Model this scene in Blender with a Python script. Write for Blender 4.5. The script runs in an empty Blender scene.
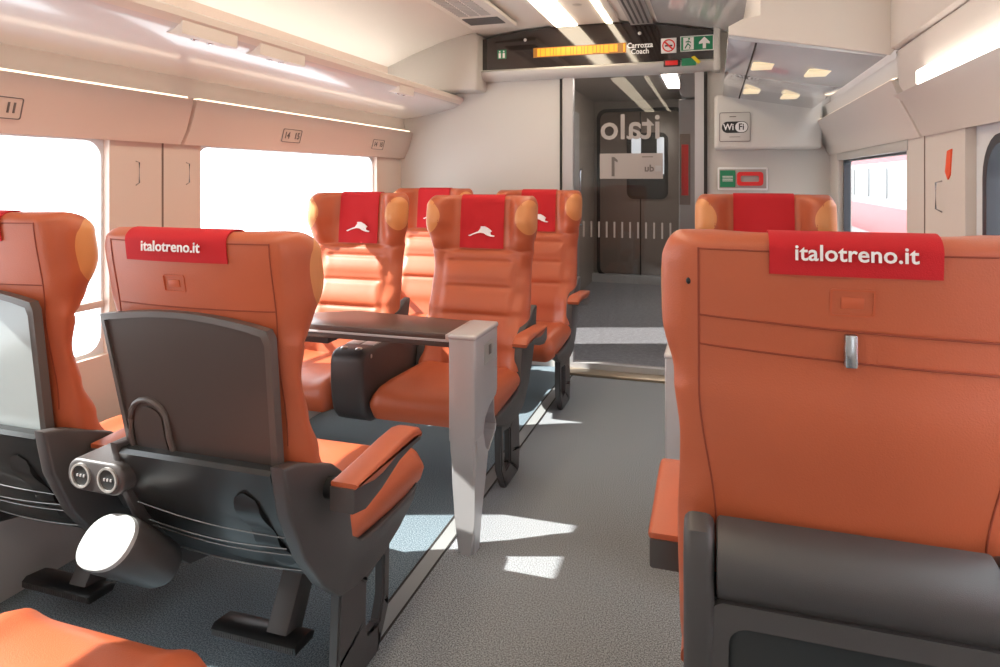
import bpy, bmesh, math, random
from mathutils import Vector, Matrix
random.seed(7)
S = bpy.context.scene
C = S.collection
# ---------------------------------------------------------------- camera, world, sun, exposure
H = 1.35
cam = bpy.data.cameras.new('camera'); camo = bpy.data.objects.new('camera', cam); C.objects.link(camo)
camo.location = (0, 0, H); camo.rotation_euler = (math.radians(90), 0, math.radians(17.7))
cam.sensor_width = 36; cam.lens = 36 * 672 / 1000; cam.shift_y = -(333.5 - 178) / 1000
cam.clip_start = 0.02; S.camera = camo
S.view_settings.view_transform = 'Standard'; S.view_settings.look = 'None'
S.view_settings.gamma = 1; S.view_settings.use_curve_mapping = False
S.view_settings.exposure = 0.42
w = bpy.data.worlds.new('sky'); S.world = w; w.use_nodes = True
bg = w.node_tree.nodes['Background']; bg.inputs[0].default_value = (0.93, 0.97, 1.0, 1); bg.inputs[1].default_value = 3.6
sl = bpy.data.lights.new('sun', 'SUN'); sl.energy = 13; sl.angle = 0.009; sl.color = (1, .95, .87)
so = bpy.data.objects.new('sun', sl); C.objects.link(so)
so.rotation_euler = Vector((1, .33, -.8)).to_track_quat('-Z', 'Y').to_euler()
CEIL_E = 8.0      # ceiling light strips
FILL_E = 8.0  # glow of the unseen strip added on the left rack to brighten the ceiling
COVE_E = 1.6      # strips above the windows

# ---------------------------------------------------------------- materials
def mat(name, col, rough=.5, metal=0, emit=None, es=0, noise=0, nscale=40, bump=0, bscale=200, coat=0, alpha=None, spec=None):
    m = bpy.data.materials.new(name); m.use_nodes = True
    nt = m.node_tree; b = nt.nodes['Principled BSDF']
    c = (*col, 1)
    b.inputs['Base Color'].default_value = c
    b.inputs['Roughness'].default_value = rough; b.inputs['Metallic'].default_value = metal
    if coat: b.inputs['Coat Weight'].default_value = coat; b.inputs['Coat Roughness'].default_value = .08
    if spec is not None: b.inputs['Specular IOR Level'].default_value = spec
    if emit: b.inputs['Emission Color'].default_value = (*emit, 1); b.inputs['Emission Strength'].default_value = es
    if alpha is not None: b.inputs['Alpha'].default_value = alpha
    tc = nt.nodes.new('ShaderNodeTexCoord')
    if noise:
        n = nt.nodes.new('ShaderNodeTexNoise'); n.inputs['Scale'].default_value = nscale; n.inputs['Detail'].default_value = 6
        nt.links.new(tc.outputs['Object'], n.inputs['Vector'])
        r = nt.nodes.new('ShaderNodeMapRange'); r.inputs[1].default_value = .3; r.inputs[2].default_value = .7
        r.inputs[3].default_value = 1 - noise; r.inputs[4].default_value = 1 + noise
        nt.links.new(n.outputs['Fac'], r.inputs[0])
        mx = nt.nodes.new('ShaderNodeVectorMath'); mx.operation = 'SCALE'
        mx.inputs[0].default_value = col; nt.links.new(r.outputs[0], mx.inputs['Scale'])
        nt.links.new(mx.outputs[0], b.inputs['Base Color'])
    if bump:
        n = nt.nodes.new('ShaderNodeTexNoise'); n.inputs['Scale'].default_value = bscale; n.inputs['Detail'].default_value = 3
        nt.links.new(tc.outputs['Object'], n.inputs['Vector'])
        bp = nt.nodes.new('ShaderNodeBump'); bp.inputs['Strength'].default_value = bump; bp.inputs['Distance'].default_value = .002
        nt.links.new(n.outputs['Fac'], bp.inputs['Height']); nt.links.new(bp.outputs[0], b.inputs['Normal'])
    return m
def glass(name, tint, refl):
    m = bpy.data.materials.new(name); m.use_nodes = True; nt = m.node_tree; nt.nodes.clear()
    o = nt.nodes.new('ShaderNodeOutputMaterial'); mx = nt.nodes.new('ShaderNodeMixShader')
    t = nt.nodes.new('ShaderNodeBsdfTransparent'); t.inputs[0].default_value = (*tint, 1)
    g = nt.nodes.new('ShaderNodeBsdfGlossy'); g.inputs['Roughness'].default_value = .01
    f = nt.nodes.new('ShaderNodeFresnel'); f.inputs[0].default_value = refl
    gm = nt.nodes.new('ShaderNodeNewGeometry'); iv = nt.nodes.new('ShaderNodeMath'); iv.operation = 'SUBTRACT'; iv.inputs[0].default_value = 1; nt.links.new(gm.outputs['Backfacing'], iv.inputs[1])
    ml = nt.nodes.new('ShaderNodeMath'); ml.operation = 'MULTIPLY'; nt.links.new(f.outputs[0], ml.inputs[0]); nt.links.new(iv.outputs[0], ml.inputs[1]); nt.links.new(ml.outputs[0], mx.inputs[0]); nt.links.new(t.outputs[0], mx.inputs[1]); nt.links.new(g.outputs[0], mx.inputs[2])
    nt.links.new(mx.outputs[0], o.inputs[0]); return m
M = {}
M['leather'] = mat('orange_leather', (.46, .105, .042), .42, noise=.07, nscale=3, bump=.25, bscale=350)
M['pad'] = mat('light_orange_leather', (.66, .27, .095), .42, bump=.2, bscale=350)
M['seam'] = mat('leather_seam', (.26, .045, .018), .7)
M['shell'] = mat('dark_grey_plastic', (.062, .056, .056), .42, bump=.15, bscale=900)
M['tray'] = mat('brown_grey_plastic', (.062, .045, .040), .38, bump=.12, bscale=900)
M['trayedge'] = mat('brown_grey_edge', (.10, .082, .075), .35)
M['traysheen'] = mat('sheen_grey_tray', (.30, .33, .33), .2)  # tray in a paler grey; the light it reflects is in the colour
M['recess'] = mat('dark_recess', (.028, .030, .031), .28)
M['black'] = mat('black_plastic', (.012, .012, .013), .35)
M['wire'] = mat('elastic_cord', (.22, .22, .22), .35, metal=.6)
M['towel'] = mat('red_cloth', (.52, .010, .016), .85, bump=.5, bscale=500)
M['white'] = mat('white_print', (.85, .85, .85), .6)
M['silver'] = mat('brushed_silver', (.50, .49, .50), .38, metal=.35)
M['silver2'] = mat('aluminium', (.60, .59, .57), .3, metal=.7)
M['tabletop'] = mat('brown_table_top', (.085, .058, .050), .3, noise=.06, nscale=8)
M['wallL'] = mat('beige_pink_wall', (.70, .585, .51), .5)
M['wallR'] = mat('warm_grey_wall', (.66, .60, .55), .5)
M['endwall'] = mat('light_grey_endwall', (.62, .60, .57), .5)
M['cream'] = mat('cream_panel', (.73, .67, .61), .45)
M['ceil'] = mat('off_white_ceiling', (.76, .73, .68), .5)
M['ceilgloss'] = mat('glossy_grey_ceiling', (.60, .59, .58), .12, coat=.5)
M['greybox'] = mat('grey_bulkhead', (.52, .50, .47), .5)
M['rack'] = mat('glossy_white_rack', (.72, .71, .70), .22, coat=.35)
M['vent'] = mat('vent_grey', (.46, .45, .44), .5)
M['ventdark'] = mat('vent_dark', (.12, .12, .12), .6)
M['gap'] = mat('dark_gap', (.03, .027, .025), .8)
M['seamline'] = mat('panel_joint', (.20, .14, .11), .8)
M['header'] = mat('black_gloss_header', (.018, .012, .010), .05, coat=1)
M['strip'] = mat('light_diffuser', (.9, .85, .75), .4, emit=(1, .84, .62), es=CEIL_E)
M['cove'] = mat('cove_lamp', (.9, .85, .75), .4, emit=(1, .80, .58), es=COVE_E)
M['rackfill'] = mat('added_fill_glow', (.9, .85, .75), .4, emit=(1, .93, .85), es=FILL_E)
M['lamp'] = mat('lamp_diffuser', (.9, .85, .75), .4, emit=(1, .93, .84), es=5)
M['ledamber'] = mat('amber_led', (.6, .25, .02), .5, emit=(1, .30, .012), es=.8)
M['green'] = mat('sign_green', (.01, .22, .10), .4)
M['red'] = mat('sign_red', (.72, .02, .02), .4)
M['yellow'] = mat('sign_yellow', (.75, .55, .02), .5)
M['orangesticker'] = mat('orange_sticker', (.85, .10, .03), .5)
M['ink'] = mat('black_ink', (.02, .02, .02), .5)
M['greyprint'] = mat('grey_print', (.40, .36, .34), .6)
M['greyink'] = mat('grey_ink', (.15, .13, .12), .6)
M['glass'] = glass('window_glass', (.97, .99, 1), 1.35)
M['doorglass'] = glass('door_glass', (.80, .77, .75), 1.5)
M['gasket'] = mat('window_gasket', (.03, .035, .045), .4)
M['blindrail'] = mat('blind_rail', (.62, .50, .44), .5)
M['winframe'] = mat('window_reveal', (.70, .72, .74), .4)
def carpet(name, c1, c2):
    m = mat(name, c1, .95, bump=.15, bscale=700); nt = m.node_tree; b = nt.nodes['Principled BSDF']
    tc = nt.nodes.new('ShaderNodeTexCoord'); n = nt.nodes.new('ShaderNodeTexNoise'); n.inputs['Scale'].default_value = 240; n.inputs['Detail'].default_value = 5
    r = nt.nodes.new('ShaderNodeValToRGB'); r.color_ramp.elements[0].position = .38; r.color_ramp.elements[1].position = .62
    r.color_ramp.elements[0].color = (*c1, 1); r.color_ramp.elements[1].color = (*c2, 1)
    nt.links.new(tc.outputs['Object'], n.inputs[0]); nt.links.new(n.outputs['Fac'], r.inputs[0]); nt.links.new(r.outputs[0], b.inputs['Base Color'])
    return m
M['carpetA'] = carpet('aisle_carpet', (.095, .103, .112), (.36, .375, .395))
M['carpetL'] = carpet('daylight_tinted_carpet', (.055, .085, .108), (.22, .28, .32))  # seat-side carpet; the blue cast of daylight is put into its colours
M['stripfloor'] = mat('floor_strip', (.26, .27, .27), .6)
M['vfloor'] = mat('vestibule_floor', (.24, .25, .28), .3, noise=.3, nscale=30)
M['vwall'] = mat('vestibule_wall', (.36, .31, .27), .4)
M['vdoor'] = mat('vestibule_door', (.22, .175, .15), .3)
M['vcab'] = mat('vestibule_cabinet', (.42, .42, .43), .35)
M['vpane'] = mat('lit_door_window', (.5, .55, .6), .3, emit=(.8, .9, 1), es=.7)
M['metal'] = mat('steel', (.45, .46, .48), .25, metal=.9)
M['lid'] = mat('white_lid', (.38, .39, .39), .3)
M['platform'] = mat('platform_concrete', (.30, .29, .28), .9, noise=.15, nscale=3)
M['trainred'] = mat('train_red', (.30, .035, .045), .4)
M['traingrey'] = mat('train_grey', (.22, .23, .24), .4)
M['trainwin'] = mat('train_window', (.16, .17, .18), .2)
M['label'] = mat('embossed_leather', (.50, .10, .035), .5)
M['pink'] = mat('pale_sticker', (.74, .66, .62), .5)

# ---------------------------------------------------------------- mesh helpers
def add_box(bm, lo, hi, bev=0, seg=2, mtx=None):
    r = bmesh.ops.create_cube(bm, size=1)
    vs = r['verts']
    c = [(lo[i] + hi[i]) / 2 for i in range(3)]; s = [hi[i] - lo[i] for i in range(3)]
    for v in vs: v.co = Vector((v.co[i] * s[i] + c[i] for i in range(3)))
    if bev:
        es = list({e for v in vs for e in v.link_edges})
        g = bmesh.ops.bevel(bm, geom=es, offset=bev, segments=seg, affect='EDGES', profile=.5)
        vs = list({v for f in g['faces'] for v in f.verts} | {v for v in vs if v.is_valid})
    if mtx: bmesh.ops.transform(bm, matrix=mtx, verts=vs)
    return vs
def BX(lo, hi, bev=0, seg=2):
    bm = bmesh.new(); add_box(bm, lo, hi, bev, seg); return bm
def add_prism(bm, pts, axis, a, b, bev=0, seg=2):
    """pts: 2-D outline in the two axes other than `axis` (in x,y,z order); extruded from a to b."""
    def mk(p, t):
        if axis == 'x': return (t, p[0], p[1])
        if axis == 'y': return (p[0], t, p[1])
        return (p[0], p[1], t)
    va = [bm.verts.new(mk(p, a)) for p in pts]; vb = [bm.verts.new(mk(p, b)) for p in pts]
    n = len(pts); fs = [bm.faces.new(va), bm.faces.new(vb[::-1])]
    for i in range(n): fs.append(bm.faces.new((va[i], vb[i], vb[(i + 1) % n], va[(i + 1) % n])))
    bmesh.ops.recalc_face_normals(bm, faces=fs)
    if bev:
        es = list({e for f in fs for e in f.edges if f in fs[:2]})
        bmesh.ops.bevel(bm, geom=es, offset=bev, segments=seg, affect='EDGES', profile=.5)
def PR(pts, axis, a, b, bev=0, seg=2):
    bm = bmesh.new(); add_prism(bm, pts, axis, a, b, bev, seg); return bm
def add_tube(bm, path, r, n=8, cap=True, closed=False):
    path = [Vector(p) for p in path]; rings = []
    up = Vector((0, 0, 1)); N = len(path)
    for i, p in enumerate(path):
        if closed: t = path[(i + 1) % N] - path[i - 1]
        else: t = path[min(i + 1, N - 1)] - path[max(i - 1, 0)]
        t.normalize(); a = t.cross(up)
        if a.length < .05: a = t.cross(Vector((0, 1, 0)))
        a.normalize(); b = t.cross(a)
        rr = r[i] if isinstance(r, (list, tuple)) else r
        rings.append([bm.verts.new(p + a * rr * math.cos(2 * math.pi * k / n) + b * rr * math.sin(2 * math.pi * k / n)) for k in range(n)])
    for i in range(N if closed else N - 1):
        A, B = rings[i], rings[(i + 1) % N]
        for k in range(n): bm.faces.new((A[k], A[(k + 1) % n], B[(k + 1) % n], B[k]))
    if cap and not closed: bm.faces.new(rings[0][::-1]); bm.faces.new(rings[-1])
def TB(path, r, n=8):
    bm = bmesh.new(); add_tube(bm, path, r, n); return bm
def add_ellipsoid(bm, c, r, mtx=None, u=20, v=12):
    g = bmesh.ops.create_uvsphere(bm, u_segments=u, v_segments=v, radius=1)
    m = Matrix.Translation(c) @ (mtx or Matrix()) @ Matrix.Diagonal((*r, 1))
    bmesh.ops.transform(bm, matrix=m, verts=g['verts'])
def obj(name, bm, m, parent=None, smooth=True, angle=40):
    bmesh.ops.recalc_face_normals(bm, faces=bm.faces[:])
    me = bpy.data.meshes.new(name); bm.to_mesh(me); bm.free()
    me.materials.append(M[m] if isinstance(m, str) else m)
    o = bpy.data.objects.new(name, me); C.objects.link(o)
    if smooth:
        for p in me.polygons: p.use_smooth = True
        me.set_sharp_from_angle(angle=math.radians(angle))
    if parent: o.parent = parent
    return o
def thing(name, label, cat, loc=(0, 0, 0), rz=0, group=None):
    o = bpy.data.objects.new(name, None); C.objects.link(o); o.empty_display_size = .1
    o.location = loc; o.rotation_euler = (0, 0, rz); o['label'] = label; o['category'] = cat
    if group: o['group'] = group
    return o
def tag(o, label, cat, group=None):
    o['label'] = label; o['category'] = cat
    if group: o['group'] = group
    return o
def struct(name, bm, m, parent=None, **k):
    o = obj(name, bm, m, parent, **k)
    if not parent: o['kind'] = 'structure'
    return o
def text(name, s, size, m, parent, mtx, sx=1, bold=0.0, depth=.0008, align='CENTER', space=1.0, shear=0):
    cu = bpy.data.curves.new('t', 'FONT'); cu.body = s; cu.size = size; cu.align_x = align; cu.align_y = 'CENTER'
    cu.offset = bold; cu.extrude = depth; cu.space_character = space; cu.shear = shear; cu.resolution_u = 3
    to = bpy.data.objects.new('t', cu); C.objects.link(to)
    dg = bpy.context.evaluated_depsgraph_get(); dg.update()
    me = bpy.data.meshes.new_from_object(to.evaluated_get(dg)); bpy.data.objects.remove(to); bpy.data.curves.remove(cu)
    me.name = name
    me.transform(mtx @ Matrix.Diagonal((sx, 1, 1, 1)))
    me.materials.clear(); me.materials.append(M[m]); o = bpy.data.objects.new(name, me); C.objects.link(o)
    if parent: o.parent = parent
    return o
def facing(dirn, loc):
    """matrix: text in the xy plane stood up, readable by someone looking along `dirn`"""
    loc = Vector(loc)
    X = {'+y': Vector((1, 0, 0)), '-y': Vector((-1, 0, 0)), '-x': Vector((0, 1, 0)), '+x': Vector((0, -1, 0))}[dirn]
    Z = Vector((0, 0, 1)); n = X.cross(Z)
    m = Matrix((X, Z, n)).transposed().to_4x4(); m.translation = loc
    return m
def rrect(a0, a1, b0, b1, r, n=6):
    pts = []
    for (ca, cb, s) in ((a1 - r, b1 - r, 0), (a0 + r, b1 - r, 90), (a0 + r, b0 + r, 180), (a1 - r, b0 + r, 270)):
        for k in range(n + 1):
            t = math.radians(s + 90 * k / n); pts.append((ca + r * math.cos(t), cb + r * math.sin(t)))
    return pts
def add_ring(bm, outer, inner, axis, a, b):
    def mk(p, t): return (t, p[0], p[1]) if axis == 'x' else ((p[0], t, p[1]) if axis == 'y' else (p[0], p[1], t))
    L = [[bm.verts.new(mk(p, t)) for p in ps] for ps in (outer, inner) for t in (a, b)]
    n = len(outer)
    for i in range(n):
        j = (i + 1) % n
        bm.faces.new((L[0][i], L[0][j], L[2][j], L[2][i])); bm.faces.new((L[1][i], L[1][j], L[3][j], L[3][i]))
        bm.faces.new((L[0][i], L[0][j], L[1][j], L[1][i])); bm.faces.new((L[2][i], L[2][j], L[3][j], L[3][i]))
def RG(o, i, axis, a, b):
    bm = bmesh.new(); add_ring(bm, o, i, axis, a, b); return bm
def lerp(tab, z):
    if z <= tab[0][0]: return tab[0][1]
    for (a, va), (b, vb) in zip(tab, tab[1:]):
        if z <= b:
            t = (z - a) / (b - a); t = t * t * (3 - 2 * t); return va + (vb - va) * t
    return tab[-1][1]

# ================================================================ THE SETTING
YE = 4.7; Y0 = -1.6; XL = -2.3; XR = .7
# floor
struct('floor', BX((-.93, Y0, -.05), (-.02, YE + .02, 0)), 'carpetA')
fl = BX((XL - .1, Y0, -.05), (-.985, YE + .02, 0)); add_box(fl, (.03, Y0, -.05), (XR + .1, YE + .02, 0))
struct('floor_sides', fl, 'carpetL')['kind'] = 'structure'
st = BX((-.985, Y0, -.05), (-.93, YE + .02, .002)); add_box(st, (-.02, Y0, -.05), (.03, YE + .02, .002))
struct('trim_1', st, 'stripfloor')
gl = BX((-.991, Y0, 0), (-.984, YE, .004)); add_box(gl, (-.931, Y0, 0), (-.925, YE, .004)); struct('trim_2', gl, 'gap')
# left wall with window openings
WL = [(-1.5, -.25), (.30, 2.08), (2.58, 4.31)]
def wall(name, x0, x1, wins, m, ztop=1.9):
    zb, zt = .65, 1.51
    bm = BX((x0, Y0, 0), (x1, YE, zb)); add_box(bm, (x0, Y0, zt), (x1, YE, ztop))
    ys = [Y0] + [v for p in wins for v in p] + [YE]
    for a, b in zip(ys[::2], ys[1::2]): add_box(bm, (x0, a, zb), (x1, b, zt))
    return struct(name, bm, m)
wall('wall_left', XL - .07, XL, WL, 'wallL', 2.3)
for k, (a, b) in enumerate(WL[1:]):
    f = struct('window_%d' % (k + 1), RG(rrect(a - .01, b + .01, .64, 1.52, .01), rrect(a + .015, b - .012, .665, 1.497, .07), 'x', XL - .09, XL - .03), 'winframe')
    g = struct('pane', BX((XL - .075, a + .02, .67), (XL - .069, b - .02, 1.49)), 'glass', f)
    r = struct('blind_rail', BX((XL - .045, a + .01, .835), (XL - .015, b - .01, .865), .006), 'blindrail', f)
f = struct('window_5', BX((XL - .075, WL[0][0], .65), (XL - .069, WL[0][1], 1.51)), 'glass')
# vertical joints on the left wall pillar
struct('trim_3', BX((XL - .002, 2.347, 0), (XL + .002, 2.356, 1.52)), 'seamline')
# coved panel over the left windows, cream cove and lamps
def cove(name, y0, y1):
    pts = [(XL - .02, 1.505), (XL + .03, 1.50), (XL + .062, 1.56), (XL + .085, 1.63), (XL + .10, 1.69), (XL + .095, 1.70), (XL - .02, 1.70)]
    return struct(name, PR(pts, 'y', y0, y1, .002), 'wallL')
cove('trim_4', Y0, 2.425); cove('trim_5', 2.445, YE)
struct('trim_6', PR([(XL - .02, 1.70), (XL + .055, 1.70), (XL + .03, 1.735), (XL + .022, 1.78), (XL + .03, 1.83), (XL - .02, 1.83)], 'y', Y0, YE), 'cream')
for y0, y1 in ((Y0, 2.40), (2.47, YE - .04)):
    l = thing('cove_light', 'long warm light strip in the cove above the left %s window' % ('nearer' if y0 < 0 else 'farther'), 'light', (XL + .085, (y0 + y1) / 2, 1.70), 0, None)
    obj('diffuser', BX((-.026, -(y1 - y0) / 2, .0), (.008, (y1 - y0) / 2, .008), .002), 'cove', l)
    obj('holder', BX((-.034, -(y1 - y0) / 2, -.003), (-.026, (y1 - y0) / 2, .010)), 'silver', l)
# lower wall heater duct
hb = PR([(XL, 0), (XL + .14, 0), (XL + .14, .20), (XL + .11, .25), (XL, .27)], 'y', Y0, YE, .004)
struct('baseboard_left', hb, 'vcab')
struct('trim_7', BX((XL, Y0, .36), (XL + .05, YE, .39), .006), 'shell')
# right wall
WR = [(-1.5, -.3), (.4, 2.29), (2.92, 4.40)]
wall('wall_right', XR, XR + .07, WR, 'wallR', 1.9)
for k, (a, b) in enumerate(WR[1:]):
    f = struct('window_%d' % (k + 3), RG(rrect(a - .01, b + .01, .64, 1.52, .01), rrect(a + .04, b - (.04 if k else .075), .69, 1.46, .03 if k else .12), 'x', XR + .028, XR + .05), 'gasket' if k else 'winframe')
    struct('gasket', RG(rrect(a + .03, b - (.03 if k else .07), .68, 1.47, .03 if k else .12), rrect(a + .055, b - (.055 if k else .10), .705, 1.445, .03 if k else .10), 'x', XR + .020, XR + .055), 'gasket', f)
    struct('pane', BX((XR + .04, a + .02, .67), (XR + .045, b - .02, 1.49)), 'glass', f)
struct('window_6', BX((XR + .04, WR[0][0], .65), (XR + .046, WR[0][1], 1.51)), 'glass')
struct('trim_8', BX((XR - .002, 2.683, 0), (XR + .002, 2.690, 1.5)), 'seamline')
struct('trim_9', BX((XR - .004, 2.90, 1.455), (XR + .03, 4.44, 1.50), .004), 'greybox')
struct('baseboard_right', PR([(XR, 0), (XR - .10, 0), (XR - .10, .20), (XR - .07, .25), (XR, .27)], 'y', Y0, YE, .004), 'vcab')
# coved panels over the right windows
def coveR(name, y0, y1, m='wallR', top=1.70):
    pts = [(XR + .02, 1.50), (XR - .01, 1.495), (XR - .035, 1.55), (XR - .07, 1.62), (XR - .10, top), (XR + .02, top)]
    return struct(name, PR(pts, 'y', y0, y1, .002), m)
coveR('trim_10', 2.71, YE); coveR('trim_11', Y0, 2.685, top=1.64)
struct('trim_12', PR([(XR + .02, 1.70), (XR - .09, 1.70), (XR - .04, 1.73), (XR - .05, 1.80), (XR + .02, 1.80)], 'y', 2.69, YE), 'cream')
struct('trim_13', PR([(XR + .02, 1.64), (XR - .06, 1.64), (XR - .08, 1.68), (XR - .09, 1.795), (XR + .02, 1.795)], 'y', Y0, 2.685), 'wallR')
struct('trim_14', BX((XR - .115, Y0, 1.80), (XR + .02, 2.68, 2.35), .003), 'cream')
l = thing('wall_light', 'bright rectangular light strip under the right overhead panel, at the picture edge', 'light', (XR - .087, .35, 1.66))
obj('diffuser', BX((-.02, -2.0, -.020), (.0, 2.02, .022), .003), 'lamp', l)
obj('housing', BX((0, -2.02, -.026), (.012, 2.04, .028), .003), 'silver', l)
l = thing('cove_light', 'warm light strip in the recess above the right far window', 'light', (XR - .085, 3.7, 1.70))
obj('diffuser', BX((-.004, -.98, 0), (.03, .98, .008), .002), 'cove', l)
obj('holder', BX((.03, -.98, 0), (.036, .98, .008)), 'silver', l)
# ceiling
cp = [(-2.36, 2.15), (-2.3, 2.17), (-2.1, 2.25), (-1.86, 2.33), (-1.66, 2.375), (-1.3, 2.41), (-1.06, 2.425), (-.64, 2.425), (-.3, 2.39), (0, 2.335), (.18, 2.28), (.45, 2.2), (.72, 2.1)]
def ceilz(x):
    for (a, za), (b, zb) in zip(cp, cp[1:]):
        if a <= x <= b: return za + (zb - za) * (x - a) / (b - a)
    return 2.4
struct('ceiling', PR(cp + [(.72, 2.6), (-2.36, 2.6)], 'y', Y0, YE), 'ceil')
struct('ceiling_panel', PR([(-.36, 2.402), (0, 2.335), (.16, 2.283), (.16, 2.276), (0, 2.325), (-.36, 2.39)], 'y', Y0, YE - .1), 'ceilgloss')['kind'] = 'structure'
# near wall behind the camera
struct('wall_back', BX((XL, Y0 - .06, 0), (XR, Y0, 2.45)), 'endwall')
# end wall
ew = BX((XL - .1, YE, 0), (-1.02, YE + .06, 2.5)); add_box(ew, (-1.03, YE, 2.08), (-.05, YE + .06, 2.5)); add_box(ew, (-.045, YE, 0), (XR + .1, YE + .06, 2.5))
struct('wall_end', ew, 'endwall')
struct('trim_15', BX((-.068, YE - .035, 0), (-.045, YE + .05, 2.10)), 'gap')
struct('trim_16', BX((-1.05, YE - .012, 0), (-1.035, YE + .01, 2.08)), 'gap')
struct('trim_17', BX((-2.34, 4.48, 1.975), (-1.60, YE, 2.38), .02, 3), 'greybox')  # bulkhead face; its shading is put in as a darker grey
# overhead header with signs
hp = [(-1.62, 2.12)] + [(-1.62 + 1.62 * t / 12, 2.115) for t in range(1, 12)] + [(0.0, 2.11), (0, 2.315), (-.3, 2.372), (-.64, 2.41), (-.85, 2.418), (-1.06, 2.41), (-1.35, 2.388), (-1.62, 2.352)]
hdr = tag(obj('sign_header', PR([hp[0]] + hp[12:], 'y', 4.60, 4.68), 'header', smooth=False), 'long glossy black display panel with arched top above the glass door', 'display panel')
lip = struct('trim_18', PR([(4.58, 2.125), (4.56, 2.11), (4.57, 2.085), (4.62, 2.06), (4.70, 2.055), (4.70, 2.125)], 'x', -1.64, .01, .004), 'endwall')
struct('trim_19', BX((-0.005, 4.56, 2.05), (.035, 4.70, 2.33), .004), 'endwall')
# ---- door frame and glass door
DL, DR = -.95, -.125
df = struct('door_1', RG([(DL - .07, 0), (DR + .058, 0), (DR + .058, 2.10), (DL - .07, 2.10)], [(DL, .055), (DR, .055), (DR, 2.075), (DL, 2.075)], 'y', YE - .04, YE + .03), 'silver')
struct('pane', BX((DL - .01, YE, .05), (DR + .01, YE + .008, 2.08)), 'doorglass', df)
struct('sill', BX((DL - .06, YE - .17, 0), (DR + .05, YE - .04, .018), .004), mat('brass_sill', (.36, .29, .21), .35, metal=.5), df)
gt = facing('-y', (0, YE - .004, 0))
text('lettering', 'italo', .245, 'greyprint', df, facing('-y', (-.555, YE - .004, 1.695)), sx=.98, bold=.003)
struct('notice', BX((-.765, YE - .005, 1.345), (-.335, YE - .001, 1.52)), 'greyprint', df)
struct('notice_number', PR([(-.682, 1.362), (-.662, 1.362), (-.662, 1.470), (-.640, 1.458), (-.640, 1.474), (-.664, 1.496), (-.682, 1.496)], 'y', YE - .008, YE - .005), 'greyink', df)
text('notice_text', 'du', .065, 'greyink', df, facing('-y', (-.425, YE - .008, 1.415)), bold=.002)
struct('notice_square', BX((-.385, YE - .008, 1.395), (-.345, YE - .005, 1.435)), 'vcab', df)
struct('notice_line', BX((-.475, YE - .007, 1.492), (-.40, YE - .005, 1.498)), 'greyink', df)
for k in range(12):
    x = -.885 + k * .054
    struct('glass_dash', BX((x, YE - .005, .935), (x + .012, YE - .002, 1.045)), 'greyprint', df)
struct('handle', TB([(DL + .055, YE - .012, 1.02), (DL + .055, YE - .045, 1.03), (DL + .055, YE - .045, 1.40), (DL + .055, YE - .012, 1.41)], .007), 'metal', df)
# header marks
dsp = obj('amber_display', BX((-1.22, 4.597, 2.20), (-.57, 4.600, 2.268)), mat('display_off', (.12, .06, .02), .3, emit=(1, .35, .03), es=.25), hdr)
rb = bmesh.new(); x = -1.215
while x < -.58:                                   # rows of lit amber dots, unreadable in the photograph
    wd = random.choice((.012, .02, .03))
    if random.random() < .82: add_box(rb, (x, 4.5945, 2.207 + random.choice((0, .004))), (x + wd, 4.597, 2.261))
    x += wd + .005
obj('lit_dots', rb, 'ledamber', dsp)['kind'] = 'stuff'
text('coach_lettering', 'Carrozza', .050, 'white', hdr, facing('+y', (-.478, 4.596, 2.243)), sx=.92, bold=.0012)
text('coach_lettering', 'Coach', .050, 'white', hdr, facing('+y', (-.478, 4.596, 2.202)), sx=.92, bold=.0012)
tl = obj('toilet_sign', BX((-1.485, 4.594, 2.205), (-1.42, 4.600, 2.268)), 'green', hdr)
pb = bmesh.new()
for dx in (-.015, .015):
    add_box(pb, (-1.4525 + dx - .008, 4.591, 2.21), (-1.4525 + dx + .008, 4.594, 2.245)); add_ellipsoid(pb, (-1.4525 + dx, 4.592, 2.256), (.006, .002, .006), u=10, v=6)
obj('pictogram', pb, 'white', tl)['kind'] = 'stuff'
for sx_, sz_ in ((-1.28, 2.33), (-.48, 2.325)):
    sb = bmesh.new(); add_ellipsoid(sb, (sx_, 4.598, sz_), (.012, .006, .012), u=12, v=8); obj('spot_lens', sb, 'silver2', hdr)
ns = obj('no_smoking_sign', BX((-.34, 4.594, 2.18), (-.24, 4.600, 2.28), .002), 'white', hdr)
nb = bmesh.new(); cx, cz = -.29, 2.23
circ = lambda r: [(cx + r * math.cos(2 * math.pi * k / 24), cz + r * math.sin(2 * math.pi * k / 24)) for k in range(24)]
add_ring(nb, circ(.042), circ(.034), 'y', 4.591, 4.594)
obj('prohibition_ring', nb, 'red', ns)
nb = bmesh.new(); add_prism(nb, [(cx - .03, cz + .022), (cx - .022, cz + .03), (cx + .03, cz - .022), (cx + .022, cz - .03)], 'y', 4.5905, 4.5935); obj('prohibition_bar', nb, 'red', ns)
obj('cigarette', BX((cx - .024, 4.5915, cz - .006), (cx + .024, 4.5935, cz + .004)), 'ink', ns)
ex = obj('exit_sign', BX((-.215, 4.594, 2.185), (-.005, 4.600, 2.285)), 'white', hdr)
obj('green_field', BX((-.210, 4.592, 2.190), (-.010, 4.594, 2.280)), 'green', ex)
q = -.063
eb = bmesh.new(); add_prism(eb, [(q - .010, 2.198), (q - .010, 2.232), (q - .034, 2.228), (q - .034, 2.240), (q, 2.274), (q + .034, 2.240), (q + .034, 2.228), (q + .010, 2.232), (q + .010, 2.198)], 'y', 4.589, 4.592)
obj('arrow', eb, 'white', ex)
obj('doorway', BX((-.196, 4.5905, 2.195), (-.130, 4.592, 2.276)), 'white', ex)
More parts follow.
